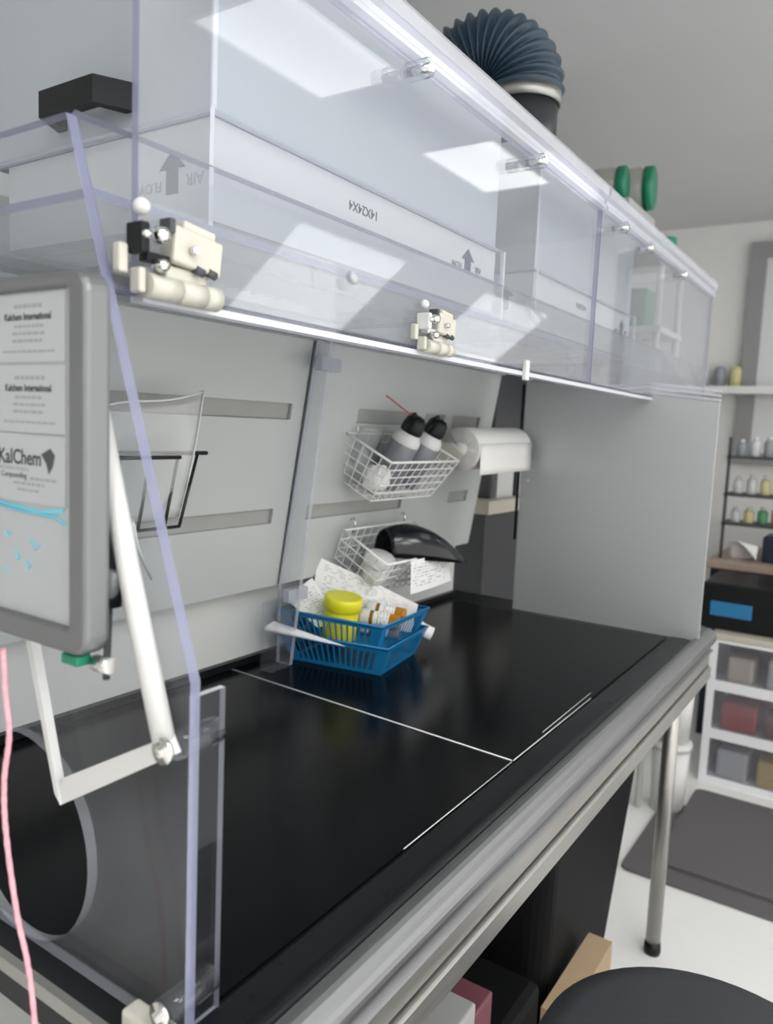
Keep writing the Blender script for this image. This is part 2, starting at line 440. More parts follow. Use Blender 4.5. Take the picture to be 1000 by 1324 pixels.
# rear wall and slotted leaning baffles
b = MB(); b.box((.41, 1.09, -.4985), (2.045, 1.105, .30)); b.build('rear_wall', M['rear'], hood)
b = MB(); b.box((.41, 1.076, -.4985), (2.045, 1.0895, -.484)); b.build('rear_gasket', M['black_roll'], hood)
ang = math.atan(.158)
def baffle(x0, x1, slots):
    T = Matrix.Translation((0, 1.045, -.335)) @ Matrix.Rotation(ang, 4, 'X')
    b = MB(T)
    hs = [[(a,c),(e,c),(e,d),(a,d)] for a, c, e, d in slots]
    b.prism([(x0,0),(x1,0),(x1,.505),(x0,.505)], 1, 0, .006, holes=hs)
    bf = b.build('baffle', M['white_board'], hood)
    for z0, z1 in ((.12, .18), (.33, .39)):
        b = MB(T); b.box((x0+.02, .0075, z0), (x1-.02, .011, z1)); b.build('lit_gap_strip', M['lit_gap'], bf)  # added grey strips stand in for the lit gap behind the slots
    return bf
S1, S2 = (.343, .375), (.135, .166)
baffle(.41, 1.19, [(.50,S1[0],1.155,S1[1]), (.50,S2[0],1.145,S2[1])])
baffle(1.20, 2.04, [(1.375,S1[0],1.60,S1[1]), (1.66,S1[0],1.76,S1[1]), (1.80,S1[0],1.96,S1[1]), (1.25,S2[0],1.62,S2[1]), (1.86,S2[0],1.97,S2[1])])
# dividing rib with clear brackets
b = MB(); b.prism([(1.005,-.498),(1.04,-.498),(1.04,-.34),(.956,.17),(.925,.17)], 0, 1.190, 1.200, mi_edge=1)
rib = b.build('divider_rib', [M['acr_side'], M['edge_g']], hood)
for z, y in ((.10, .955), (-.36, 1.02)):
    b = MB(); b.box((1.165, y-.03, z), (1.225, y-.015, z+.025)); b.build('rib_bracket', [M['edge_g']], rib)
b = MB(); b.box((1.13, 1.0, -.498), (1.187, 1.03, -.36)); b.build('rib_foot', M['acr'], rib)
# baffle top rail, plenum deck
b = MB(); b.sheet((.41, .953, .158), (2.04, 1.09, .170), 2); b.build('baffle_cap', [M['white_board'], M['edge_g']], hood)
b = MB(); b.prism([(.406,.566),(HX1,.566),(HX1,1.12),(.406,1.12)], 2, .174, .182,
                  holes=[[(.62,.66),(1.17,.66),(1.17,.94),(.62,.94)], [(1.43,.66),(1.95,.66),(1.95,.94),(1.43,.94)]], mi_edge=1)
b.build('plenum_deck', [M['acr'], M['edge']], hood)
# clear trays that hold the filters
for x0, x1 in ((.560, 1.222), (1.370, 1.998)):
    b = MB()
    b.sheet((x0, .588, .183), (x1, .594, .300), 1)
    b.sheet((x0-.006, .588, .183), (x0, .97, .300), 0)
    b.sheet((x1, .588, .183), (x1+.006, .97, .300), 0)
    b.build('filter_tray', [M['acr_tray'], M['edge_w']], hood)
# fixed sloped front panel
def slope(z): return .43 + (z + .2) * .351
b = MB(); b.prism([(slope(.10), .10), (slope(.245), .245), (slope(.245)+.0075, .2425), (slope(.10)+.0075, .0975)], 0, .4055, HX1, mi_edge=0)
for f in b.bm.faces:
    f.normal_update(); n = f.normal
    f.material_index = 0 if abs(n.dot(V((0,-.943,.331)))) > .8 else 1
b.build('sloped_panel', [M['acr_front'], M['edge']], hood)
b = MB(); b.box((.43, slope(.10)-.004, .093), (HX1, slope(.10)+.012, .0995)); b.build('lower_lip', M['edge_w'], hood)
b = MB(); b.lathe([(0,.006),(.006,.004),(.008,0),(0,0)], (.757, slope(.172)-.001, .172), (0,-.943,.331), 16); b.build('screw_cap', M['white'], hood)
# raised sash in two halves
for k, (x0, x1) in enumerate(((.424, 1.527), (1.533, HX1))):
    b = MB(); b.sheet((x0, .531, .104), (x1, .539, .478), 1)
    sa = b.build('sash', [M['acr_sash'], M['edge']], hood)
    b = MB(); b.prism([(.529,.436),(.523,.440),(.523,.446),(.527,.450),(.527,.458),(.520,.463),(.518,.478),(.524,.487),(.537,.490),(.548,.486),(.551,.474),(.547,.462),(.541,.458),(.541,.436)], 0, x0+.01, x1)
    b.build('top_bead', M['bead'], sa)
    for x in ((.813, 1.164) if k == 0 else (1.60, 1.79, 2.11)):
        b = MB(); b.cyl((x, .500, .418), (x, .530, .418), .011, seg=20); b.build('knob', M['acr_front'], sa)
        b = MB(); b.cyl((x, .497, .418), (x, .5295, .418), .0055, seg=16); b.build('screw', M['chrome'], sa)
# hinges of the sash
def hinge(x, k=1., plain=False):
    yc, zc = .522, .105
    def X(d): return x + d*k
    def Z(z): return zc + (z-zc)*k
    b = MB()
    for a, e in ((0,.032),(.0325,.060),(.0605,.078)): b.cyl((X(a), yc, zc), (X(e), yc, zc), .0105*k, seg=20)
    b.box((X(.020), .520, Z(.105)), (X(.065), .530, Z(.125)), bevel=.002)
    b.box((X(-.024), .524, Z(.112)), (X(-.015), .533, Z(.135)), bevel=.002)
    b.box((X(-.010), .517, Z(.098)), (X(-.003), .530, Z(.118)), bevel=.002)
    T = Matrix.Translation((X(.048), .522, Z(.141))) @ Matrix.Rotation(math.radians(6), 4, 'Y')
    b.T = T
    b.box((-.026*k, -.009, -.016*k), (.028*k, .009, .014*k), bevel=.0025)
    b.box((-.016*k, -.007, .013*k), (.020*k, .009, .021*k), bevel=.002)
    b.T = Matrix.Identity(4)
    h = b.build('hinge', M['cream'], hood)
    km = M['white'] if plain else M['black']
    b = MB(); b.box((X(-.014), .510, Z(.128)), (X(-.005), .530, Z(.152)), bevel=.002); b.build('catch', km, h)
    b = MB(); b.box((X(-.002), .518, Z(.124)), (X(.022), .528, Z(.131))); b.build('catch_bar', km, h)
    b = MB(); b.box((X(.018), .514, Z(.150)), (X(.024), .528, Z(.162)), bevel=.001); b.build('catch_tip', M['dgrey'], h)
    for dx_, dz, r_ in ((.008, .145, .007), (.008, .121, .0055), (-.0095, .142, .004)):
        b = MB(); b.lathe([(0,-.006),(r_*.8*k,-.005),(r_*k,0),(r_*k,.006),(0,.006)], (X(dx_), .512, Z(dz)), (0,1,0), 16); b.build('screw', M['chrome'], h)
    b = MB(); b.cyl((X(.040), .506, Z(.139)), (X(.040), .514, Z(.139)), .0035*k, seg=12); b.build('knob_screw', M['chrome'], h)
    for i in range(2):
        b = MB(); b.cyl((X(.046+.014*i), .515, Z(.1255)), (X(.055+.014*i), .515, Z(.1235)), .004*k, seg=8); b.build('slot_shade', M['dgrey'], h)  # dark rods stand in for the shade inside the hinge slots
    b = MB(); b.ball((X(-.003), .524, Z(.166)), .007*k); b.build('button', M['white'], h)
hinge(.425); hinge(.868, .85, True)
b = MB(); b.box((1.198, .524, .085), (1.212, .532, .118), bevel=.002); b.build('hinge_tab', M['white'], hood)
# far end: brushed panel
b = MB(); b.prism([(.372,-.4975),(.872,-.4975),(.872,.140),(.372,.090)], 0, 2.0, 2.012); ep = b.build('end_panel', M['steel_panel'], hood)
b = MB(); b.ball((1.998, .85, -.132), .003); b.build('rivet', M['white'], ep)
for k in range(3):
    b = MB(); z = .094 + .011*k; b.prism([(.372,z),(.872,z+.05),(.872,z+.055),(.372,z+.005)], 0, 1.998, 2.014 - .002*k); b.build('top_strip', M['bead'], ep)
b = MB(); b.tube([(1.997,.878,.13),(1.997,.878,-.30)], .004, 6); b.build('end_gasket', M['black'], hood)
# far clear side
b = MB(); b.sheet((HX1, .535, .10), (HX1+.008, 1.12, .50), 0); b.build('far_side_panel', [M['acr'], M['edge_w']], hood)

# ------------------------------------------------------------------ filters and fan boxes
def filter_unit(x0, x1, label, size_text):
    y0, y1, z0, z1 = .600, .956, .198, .298
    t = thing('air_filter', ((x0+x1)/2, (y0+y1)/2, z0), label, 'air filter', 'card framed air filters under the fan boxes')
    b = MB(); b.prism([(x0,y0),(x1,y0),(x1,y1),(x0,y1)], 2, z0, z1, holes=[[(x0+.02,y0+.02),(x1-.02,y0+.02),(x1-.02,y1-.02),(x0+.02,y1-.02)]])
    b.build('card_frame', M['filter'], t)
    b = MB(); n = 40; pl = []
    for i in range(n+1):
        x = x0+.0205 + (x1-x0-.041)*i/n; pl.append((x, z0+.012 + (.035 if i % 2 else 0)))
    pl += [(x1-.0205, z1-.01), (x0+.0205, z1-.01)]
    b.prism(pl, 1, y0+.0205, y1-.0205); b.build('pleated_media', M['pleat'], t)
    F = dict(xd=(-1,0,0), yd=(0,0,-1)); L = dict(xd=(0,1,0), yd=(0,0,-1))
    text('size_print', size_text, .0165, (x0+.262, y0-.0003, .272), mat=M['inkb'], parent=t, bold=.0001, **F)
    ax = x0+.548
    b = MB(); A = [(ax-.010,.246),(ax+.010,.246),(ax+.010,.266),(ax+.021,.266),(ax,.284),(ax-.021,.266),(ax-.010,.266)]
    b.prism(A, 1, y0-.0008, y0-.0001); b.build('arrow_print', M['ink'], t)
    text('airflow_print', 'AIR', .014, (ax+.036, y0-.0003, .257), mat=M['ink'], parent=t, **F)
    text('airflow_print', 'FLOW', .014, (ax-.036, y0-.0003, .254), mat=M['ink'], parent=t, sx=.8, **F)
    ay = .657
    b = MB(); A = [(ay-.009,.230),(ay+.009,.230),(ay+.009,.255),(ay+.020,.255),(ay,.274),(ay-.020,.255),(ay-.009,.255)]
    b.prism(A, 0, x0-.0008, x0-.0001); b.build('arrow_print', M['ink'], t)
    text('airflow_print', 'AIR', .017, (x0-.0003, ay-.034, .242), mat=M['grey_ink'], parent=t, **L)
    text('airflow_print', 'FLOW', .015, (x0-.0003, ay+.037, .240), mat=M['grey_ink'], parent=t, **L)
filter_unit(.568, 1.213, 'white card framed filter under the near fan box, end label in full view', '14X24X4')
filter_unit(1.378, 1.990, 'white card framed filter under the far fan box with the hose above', '14X24X4')
def fan_box(x0, x1, label):
    t = thing('fan_box', ((x0+x1)/2, .78, .2985), label, 'fan box', 'grey fan boxes on top of the filters')
    b = MB(); b.box((x0, .600, .2985), (x1, .98, .540), bevel=.003); b.build('housing', M['box'], t)
    b = MB(); b.box((x0-.003, .597, .2985), (x1+.003, .984, .3015)); b.build('bottom_flange', M['edge_g'], t)
    b = MB(); b.box((x0-.003, .597, .303), (x0+.003, .6, .538)); b.build('corner_trim', M['edge_w'], t)
    return t
fb = fan_box(.568, 1.213, 'grey metal fan box with a black strap handle on its end')
fan_box(1.378, 1.990, 'grey metal fan box carrying the black duct pipe')
# strap handle on the near fan box end
b = MB()
hy0, hy1, hz = .735, .83, .336
prof = [(hy0-.012, 0), (hy0, -.028), (hy1, -.028), (hy1+.014, 0)]
w = .014
b.prism([(.528, hy0), (.528, hy1), (.567, hy1+.022), (.567, hy1+.005), (.541, hy1-.006), (.541, hy0+.006), (.567, hy0-.005), (.567, hy0-.022)], 2, hz-w, hz+w)
b.T = Matrix.Identity(4)
hd = b.build('handle', M['black'], fb)
b = MB(); b.cyl((.558, hy0-.004, hz), (.564, hy0-.006, hz), .004, seg=10); b.build('screw', M['chrome'], hd)

# exhaust duct
dx, dy = 1.625, .755
dt = thing('exhaust_duct', (dx, dy, .541), 'dark blue corrugated exhaust hose bending over from a black pipe', 'duct')
b = MB(); b.cyl((dx, dy, .541), (dx, dy, .715), .073, seg=40); b.build('pipe', M['pipe'], dt)
b = MB(); b.lathe([(.0745,.0),(.0785,.0),(.0785,.026),(.0745,.026)], (dx, dy, .702), seg=40); cl = b.build('clamp', M['steel'], dt)
b = MB(); b.box((dx+.070, dy-.045, .712), (dx+.086, dy-.028, .722)); b.cyl((dx+.082, dy-.045, .718), (dx+.082, dy-.02, .718), .004, seg=8); b.build('clamp_screw', M['chrome'], cl)
b = MB(); pts = []; rad = []; R = .088; n = 160; sweep = 165
da = V((-.25, .97, 0)).normalized()
for i in range(n+1):
    th = math.radians(sweep) * i / n
    p = V((dx, dy, .734)) + da * (R*(1-math.cos(th))) + V((0, 0, R*math.sin(th)))
    pts.append(p); rad.append(.079 + .0062*math.cos(2*PI*i/10))
pts = [V((dx, dy, .722)), V((dx, dy, .729))] + pts; rad = [.076, .078] + rad
for k in range(1, 25):
    th = math.radians(sweep)
    d = da*math.sin(th) + V((0, 0, math.cos(th)))
    pts.append(pts[n+2] + d*.0015*k*1.3); rad.append(.079 + .0062*math.cos(2*PI*k/10))
b.tube(pts, .08, 40, radii=rad); b.build('corrugated_hose', M['hose'], dt)

# ------------------------------------------------------------------ bracket, whiteboard and what hangs there
br = thing('tube_bracket', (.379, .45, -.25), 'white bent tube bracket bolted to the near hood panel', 'bracket')
b = MB(); b.tube([(.384,.529,.01),(.384,.489,-.118),(.384,.446,-.245)], .0088, 14); b.build('long_tube', M['white'], br)
b = MB(); b.prism([(.432,-.252),(.440,-.240),(.566,-.309),(.577,-.326),(.569,-.334)], 0, .380, .389); b.build('cross_plate', M['white'], br)
b = MB(); b.prism([(.569,-.334),(.577,-.326),(.620,-.192),(.612,-.190)], 0, .378, .386); b.build('short_arm', M['white'], br)
wbd = thing('whiteboard', (.352, .62, -.185), 'small silver framed whiteboard hung on the near hood panel', 'whiteboard')
b = MB(); b.prism(rrect(.487,-.182,.765,.102,.016), 0, .344, .3675, holes=[rrect(.509,-.162,.745,.090,.004)])
fr = b.build('frame', M['alu'], wbd)
mdv = fr.modifiers.new('bev', 'BEVEL'); mdv.width = .005; mdv.segments = 3; mdv.limit_method = 'ANGLE'
b = MB(); b.box((.350, .508, -.163), (.366, .746, .091)); b.build('writing_surface', M['wb'], wbd)
b = MB()
b.tube([(.3497,.64,-.070),(.3497,.60,-.075),(.3497,.55,-.078),(.3497,.520,-.074)], .0016, 6)
b.tube([(.3497,.64,-.074),(.3497,.58,-.079),(.3497,.53,-.080),(.3497,.518,-.084)], .0012, 6)
for (y, z, w_, h_) in ((.600,-.098,.010,.003),(.563,-.100,.012,.008),(.585,-.112,.008,.007),(.57,-.118,.007,.006),(.615,-.105,.006,.004),(.60,-.128,.004,.003)):
    b.tube([(.3497,y,z),(.3497,y-w_*.5,z-h_),(.3497,y-w_,z-h_*.4)], .0008, 5)
b.build('marker_writing', M['cyan'], wbd)
b = MB(); b.box((.346, .50, -.191), (.360, .52, -.1825), bevel=.002); b.build('corner_clip', M['green'], wbd)
b = MB(); b.cyl((.362, .480, -.189), (.362, .499, -.190), .0065, seg=12); b.build('corner_cap', M['chrome'], wbd)
UP = dict(xd=(0,-1,0), yd=(0,0,1))
def card(z0, z1, lines, label):
    t = thing('business_card', (.3490, .567, z0), label, 'card')
    b = MB(); b.box((.3490, .517, z0), (.3496, .616, z1)); b.build('card_stock', M['card'], t)
    for s, sz, y, z, mt, bd, sx in lines:
        text('lettering', s, sz, (.3489, y, z), mat=M[mt], parent=t, bold=bd, depth=.00008, sx=sx, **UP)
    return t
def dashes(t, rows, mt='grey_ink'):
    b = MB()
    for yc, z, wd, h in rows:
        y = yc + wd/2
        while y > yc - wd/2:
            q = random.uniform(.003, .008); b.box((.34885, y-q, z-h/2), (.34899, y, z+h/2)); y -= q + .0015
    b.build('small_print', M[mt], t)
for z0, lab in ((.037, 'topmost white business card on the silver framed whiteboard, closest to the top frame'),
                (-.017, 'middle white business card on the silver framed whiteboard, between the two others')):
    t = card(z0, z0+.0515, [('Kalchem International', .0075, .565, z0+.034, 'inkb', .0002, .92)], lab)
    dashes(t, [(.565,z0+.042,.035,.003),(.565,z0+.027,.035,.0022),(.565,z0+.0215,.04,.0022),(.565,z0+.016,.04,.0024),(.565,z0+.008,.066,.0018)])
t = card(-.0715, -.0185, [('KalChem', .0165, .577, -.037, 'inkb', .0003, .95), ('INTERNATIONAL', .0045, .585, -.046, 'grey_ink', 0, 1.2), ('Compounding', .0065, .585, -.051, 'inkb', 0, .95)],
         'white business card with the big KalChem lettering on the whiteboard')
b = MB(); b.prism([(.548,-.033),(.536,-.028),(.530,-.033),(.533,-.042),(.538,-.048),(.541,-.040)], 0, .3488, .34899); b.build('emblem', M['dgrey'], t)
dashes(t, [(.545,-.0525,.035,.002),(.565,-.057,.04,.002),(.565,-.062,.03,.002)])
# tool hanging behind the board
tl = thing('hand_tool', (.382, .51, -.20), 'black and red handled tool hanging beside the whiteboard', 'tool')
b = MB(); b.tube([(.383,.523,-.02),(.383,.520,-.06),(.383,.513,-.10),(.383,.508,-.125)], .007, 12, radii=[.005,.0075,.0075,.006]); b.build('red_grip', M['red'], tl)
b = MB(); b.tube([(.381,.508,-.07),(.381,.505,-.11),(.381,.507,-.15)], .006, 12, radii=[.005,.007,.009]); b.build('black_grip', M['black'], tl)
b = MB(); b.tube([(.380,.507,-.152),(.380,.510,-.21)], .003, 10); b.build('shaft', M['dgrey'], tl)
b = MB(); b.tube([(.379,.497,-.120),(.379,.506,-.145)], .006, 10); b.build('grey_clip', M['grey'], tl)
# pink cord
b = MB(); raw = [(.33,.570,-.186),(.33,.568,-.22),(.33,.563,-.254),(.33,.571,-.295),(.33,.569,-.34),(.33,.555,-.401),(.33,.540,-.44),(.33,.531,-.49),(.33,.529,-.56)]
pts = []
for i in range(len(raw)-1):
    p0, p1, p2, p3 = [V(raw[max(0,min(len(raw)-1,i+k))]) for k in (-1,0,1,2)]
    for s in range(8):
        t_ = s/8; pts.append(.5*((2*p1)+(p2-p0)*t_+(2*p0-5*p1+4*p2-p3)*t_**2+(3*p1-p0-3*p2+p3)*t_**3))
b.tube(pts, .0021, 8, radii=[.0021 + .0003*(i % 2) for i in range(len(pts))])
one('pink_cord', b, M['pink'], 'thin pink braided cord hanging below the whiteboard', 'cord')

# black wire rack on the baffle, with a clear sheet and a white stick
rk = thing('wire_rack', (.80, .93, -.175), 'black wire rack hung on the baffle behind the near hood panel', 'rack')
b = MB(); b.tube([(.62,.955,-.057),(.905,.955,-.057)], .0035, 8); b.tube([(.62,.90,-.060),(.80,.90,-.060)], .003, 8); b.build('top_rail', M['wire_k'], rk)
b = MB()
for x, x2 in ((.68,.655),(.735,.705),(.79,.755),(.845,.805),(.885,.835)):
    b.tube([(x,.955,-.058),(x2,.94,-.172)], .0028, 6)
b.build('upright_wires', M['wire_k'], rk)
b = MB(); b.tube([(.66,.94,-.172),(.835,.94,-.172)], .0028, 6); b.build('bottom_wire', M['wire_k'], rk)
sh = thing('plastic_sheet', (.80, .945, -.17), 'crumpled clear plastic sheet standing in the black wire rack', 'plastic sheet')
b = MB()
def shf(u, v): return V((.66 + .212*u - .03*(1-v), .948 - .02*v + .004*math.sin(9*u+4*v), -.16 + v*(.165 + .035*u) + .003*math.sin(7*u)))
b.grid(shf, 16, 12); b.build('sheet', M['bag'], sh, solid=.0015)
b = MB(); b.tube([shf(i/12, 1) for i in range(13)] + [shf(1, 1-i/8) for i in range(7)], .0018, 6); b.build('rim', M['white'], sh)
b = MB(); b.tube([(.735,.93,-.155),(.757,.945,-.195),(.790,.95,-.252)], .004, 8, radii=[.005,.004,.0025]); one('plastic_stick', b, M['white'], 'thin white plastic stick poking out under the black wire rack', 'stick')

# ------------------------------------------------------------------ white wire baskets on the baffle
def wire_basket(name, T, w, d, h, label, nx, ny, nz):
    t = thing(name, tuple(T.translation), label, 'wire basket', 'white wire baskets hung on the baffle')
    tp = .018
    def q(u, v, z):   # u across, v front-back (0 back), z 0 top
        k = tp * (-z / h)
        return (k + (w - 2*k) * u, -(d * v - k * v * 1.2), z)
    def loop(z): return [q(0,0,z), q(1,0,z), q(1,1,z), q(0,1,z)]
    b = MB(T)
    L = loop(0)
    for i in range(4): b.tube([L[i], L[(i+1) % 4]], .0028, 8)
    b.build('rim', M['wire_w'], t)
    b = MB(T)
    for k in range(1, nz+1):
        L = loop(-h * k / nz)
        for i in range(4): b.tube([L[i], L[(i+1) % 4]], .0015, 5)
    for i in range(nx+1):
        u = i/nx; b.tube([q(u,0,0), q(u,0,-h), q(u,1,-h), q(u,1,0)], .0013, 5)
    for j in range(ny+1):
        v = j/ny; b.tube([q(0,v,0), q(0,v,-h), q(1,v,-h), q(1,v,0)], .0013, 5)
    b.build('wire_mesh', M['wire_w'], t)
    for u in (.14, .86):
        b = MB(T); b.tube([(w*u, 0, -.01), (w*u, .004, .012), (w*u, .014, .020), (w*u, .020, .012)], .0022, 6); b.build('hook', M['chrome'], t)
    return t
T1 = TR((1.345, .995, -.018), math.radians(-2), math.radians(25))
wire_basket('wire_basket', T1, .275, .135, .105, 'white wire basket holding the two air duster cans', 10, 5, 5)
T2 = TR((1.362, 1.005, -.232), math.radians(-2), math.radians(27))
wire_basket('wire_basket', T2, .275, .135, .10, 'white wire basket holding the black shield and white tub', 10, 5, 4)

# air dusters
def duster(o, ax, straw, label):
    t = thing('air_duster', o, label, 'air duster', 'air duster cans in the upper wire basket')
    a = V(ax).normalized(); T = Matrix.Translation(o) @ a.to_track_quat('Z', 'X').to_matrix().to_4x4()
    b = MB(T); b.lathe([(0,0),(.031,0),(.033,.003),(.033,.105),(.032,.108)]); b.build('can_label', M['can_label'], t)
    b = MB(T); b.lathe([(.0328,.108),(.0335,.112),(.032,.122),(.026,.133),(.020,.137),(0,.137)]); b.build('can_shoulder', M['white'], t)
    b = MB(T)
    b.lathe([(0,.134),(.024,.134),(.026,.140),(.0255,.150),(.023,.165),(.016,.174),(0,.177)])
    b.build('trigger_cap', M['black'], t)
    b = MB(T); ux = T.to_3x3().inverted() @ V((-.75,-.1,.1)); ux.z = 0; ux.normalize()
    b.tube([V((0,0,.170))+ux*.006, V((0,0,.178))+ux*.022, V((0,0,.172))+ux*.03], .0055, 10)
    b.tube([V((0,0,.160))+ux*.020, V((0,0,.150))+ux*.033, V((0,0,.138))+ux*.036], .003, 8)
    b.build('trigger', M['black'], t)
    if straw:
        b = MB(); p = T @ (V((0,0,.172)) + ux*.022)
        b.tube([p, p + V((-.11, 0, .040)).normalized()*.118], .0016, 6); b.build('straw', M['red'], t)
# the cans lean with the basket
axd = T1.to_3x3() @ V((.10, -.02, 1))
duster(T1 @ V((.125, -.060, -.098)), axd, True, 'air duster can with the red straw in the wire basket')
duster(T1 @ V((.205, -.062, -.098)), T1.to_3x3() @ V((.13, -.05, 1)), False, 'air duster can without a straw, next to the paper towel roll')
# crumpled tissue and folded bag in upper basket
b = MB(T1)
def tis(u, v):
    r = .032 * (1 + .16*math.sin(7*u*6.28+5*v) * math.sin(9*v) + .1*math.sin(11*v+u*12.56))
    return V((.047 + r*math.sin(PI*v)*math.cos(2*PI*u), -.085 + r*.9*math.sin(PI*v)*math.sin(2*PI*u), -.068 + r*.95*math.cos(PI*v)))
b.grid(tis, 24, 16); one('crumpled_tissue', b, M['tissue'], 'crumpled white tissue in the corner of the upper wire basket', 'tissue')
b = MB(T1); b.grid(lambda u, v: V((.02+.09*u, -.012-.006*math.sin(6*u+3*v), -.07 + .09*v)), 8, 8); one('plastic_bag', b, M['bag'], 'clear plastic bag at the back of the upper wire basket', 'plastic bag', solid=.001)

# lower basket: tub, black shield, chart
b = MB(); ax = V((-.15, -.38, .9)).normalized()
tbx = thing('white_tub', (1.435, .965, -.33), 'round white plastic tub tipped over in the lower wire basket', 'tub')
o = V((1.405, .950, -.340))
b.lathe([(0,0),(.024,0),(.029,.004),(.033,.045),(0,.045)], o, ax, 28); b.build('tub_body', M['white'], tbx)
b = MB(); b.lathe([(.034,.043),(.0355,.045),(.0355,.058),(.032,.061),(0,.062)], o, ax, 28); b.build('tub_lid', M['white'], tbx)
shd = thing('black_shield', (1.56, .93, -.33), 'black curved shield lying over the lower wire basket', 'shield')
b = MB()
A = V((1.440, .950, -.290)); Bp = V((1.620, .835, -.312))
def shfn(u, v):
    base = A.lerp(Bp, u); arch = max(0, math.sin(PI*(u*.79+.21))) ** .75
    th = PI * v
    return base + V((.01*math.cos(th), .045*arch*math.cos(th) , .084*arch*math.sin(th)*(1-.3*u)))
b.grid(shfn, 24, 14); b.build('shell', M['black_gloss'], shd, solid=.003)
b = MB(); b.tube([shfn(i/20, 0) for i in range(21)], .0022, 6); b.build('shell_rim', M['black'], shd)
b = MB(); b.tube([V((1.50,.885,-.285)) + V((.006*math.cos(a), -.004, .006*math.sin(a))) for a in [2*PI*i/12 for i in range(12)]], .001, 5, closed=True); b.build('ring', M['chrome'], shd)
b = MB()
P00, P10, P01, P11 = V((1.440,.873,-.368)), V((1.626,.873,-.363)), V((1.428,.868,-.290)), V((1.590,.868,-.292))
b.grid(lambda u, v: P00.lerp(P10, u).lerp(P01.lerp(P11, u), v) + V((0, -.004*math.sin(PI*u)*(1-v), 0)), 8, 6)
one('printed_chart', b, M['chart'], 'printed white chart hanging from the front of the lower basket', 'paper')

# paper towel roll
pt = thing('paper_towel_roll', (1.83, .89, -.10), 'white paper towel roll mounted on the baffle by the metal end panel', 'paper towel')
oc = V((1.675, .893, -.048)); axr = V((1, -.02, .02)).normalized()
b = MB(); b.lathe([(.020,0),(.052,0)], oc, axr, 40, mi=1); b.lathe([(.052,0),(.0525,.004),(.0525,.296),(.052,.30)], oc, axr, 40, mi=0); b.lathe([(.052,.30),(.020,.30)], oc, axr, 40, mi=1); b.lathe([(.020,.30),(.020,0)], oc, axr, 24, mi=1)
rl = b.build('roll', [M['tissue'], M['core']], pt)
b = MB(); b.grid(lambda u, v: oc + axr*(.004+.292*u) + V((0, -.0535 - .001*v, .015 - .075*v)), 6, 4); b.build('loose_sheet', M['tissue'], pt, solid=.0008)
b = MB(); b.lathe([(0,-.012),(.014,-.012),(.019,-.006),(.0195,.05),(0,.05)], oc, axr, 24); b.build('hub', M['white'], pt)
b = MB(); b.prism([(.875,-.062),(.905,-.034),(.985,-.03),(.985,-.075),(.90,-.085)], 0, 1.652, 1.662); b.build('holder_arm', M['cream'], pt)

# ------------------------------------------------------------------ blue slotted baskets, papers and medicine
def wall_slots(b, p0, p1, t0, t1, z0, z1, n, th=.0010):
    """slotted wall: bottom edge p0-p1 at z0, top edge t0-t1 at z1"""
    p0, p1, t0, t1 = [V((*q, z)) for q, z in ((p0,z0),(p1,z0),(t0,z1),(t1,z1))]
    def P(u, v): return p0.lerp(p1, u).lerp(t0.lerp(t1, u), v)
    nrm = (p1-p0).cross(t0-p0).normalized() * th
    us = [0, .10] + [.10 + .80*(i+k)/n for i in range(n) for k in (.55, 1)][:-1] + [.90, 1]
    us = [0, .09]
    for i in range(n): us += [.09 + .82*(i+.22)/n, .09 + .82*(i+.94)/n]
    us += [1]; us = sorted(set(us)); vs = [0, .13, .86, 1]
    def quad(u0, u1, v0, v1):
        f = [P(u0,v0), P(u1,v0), P(u1,v1), P(u0,v1)]
        A = [b._v(q) for q in f]; Bq = [b._v(q + nrm) for q in f]
        b._f(A); b._f(Bq[::-1])
        for i in range(4): b._f([A[i], A[(i+1)%4], Bq[(i+1)%4], Bq[i]])
    quad(0, 1, vs[0], vs[1]); quad(0, 1, vs[2], vs[3])
    solid = [(0, us[2])] + [(us[2*i+1], us[2*i+2]) for i in range(1, n)] + [(us[2*n+1], 1)]
    for a, c in solid: quad(a, c, vs[1], vs[2])
def tray(T, label, wB=.178, dB=.205, wT=.212, dT=.250, h=.060):
    t = thing('slotted_basket', tuple(T.translation), label, 'basket', 'blue slotted baskets stacked on the black mat')
    def cs(w, d): return [(-w/2,-d/2),(w/2,-d/2),(w/2,d/2),(-w/2,d/2)]
    Bm, Tp = cs(wB, dB), cs(wT, dT)
    for i in range(4):
        j = (i+1) % 4
        b = MB(T); wall_slots(b, Bm[i], Bm[j], Tp[i], Tp[j], 0, h, 12 if i % 2 == 0 else 14); b.build('slotted_side', M['blue'], t)
    b = MB(T); b.prism(Bm, 2, -.001, .0025); b.build('base', M['blue'], t)
    b = MB(T); b.tube([(*q, h) for q in Tp], .0032, 8, closed=True); b.build('rim', M['blue'], t)
    return t
rz = math.radians(9)
TA = TR((1.335, .943, -.4985), rz)
TB = TR((1.330, .943, -.452), math.radians(5), math.radians(0))
tray(TA, 'blue slotted basket at the bottom, standing on the black mat')
tray(TB, 'blue slotted basket on top, filled with papers and amber vials')
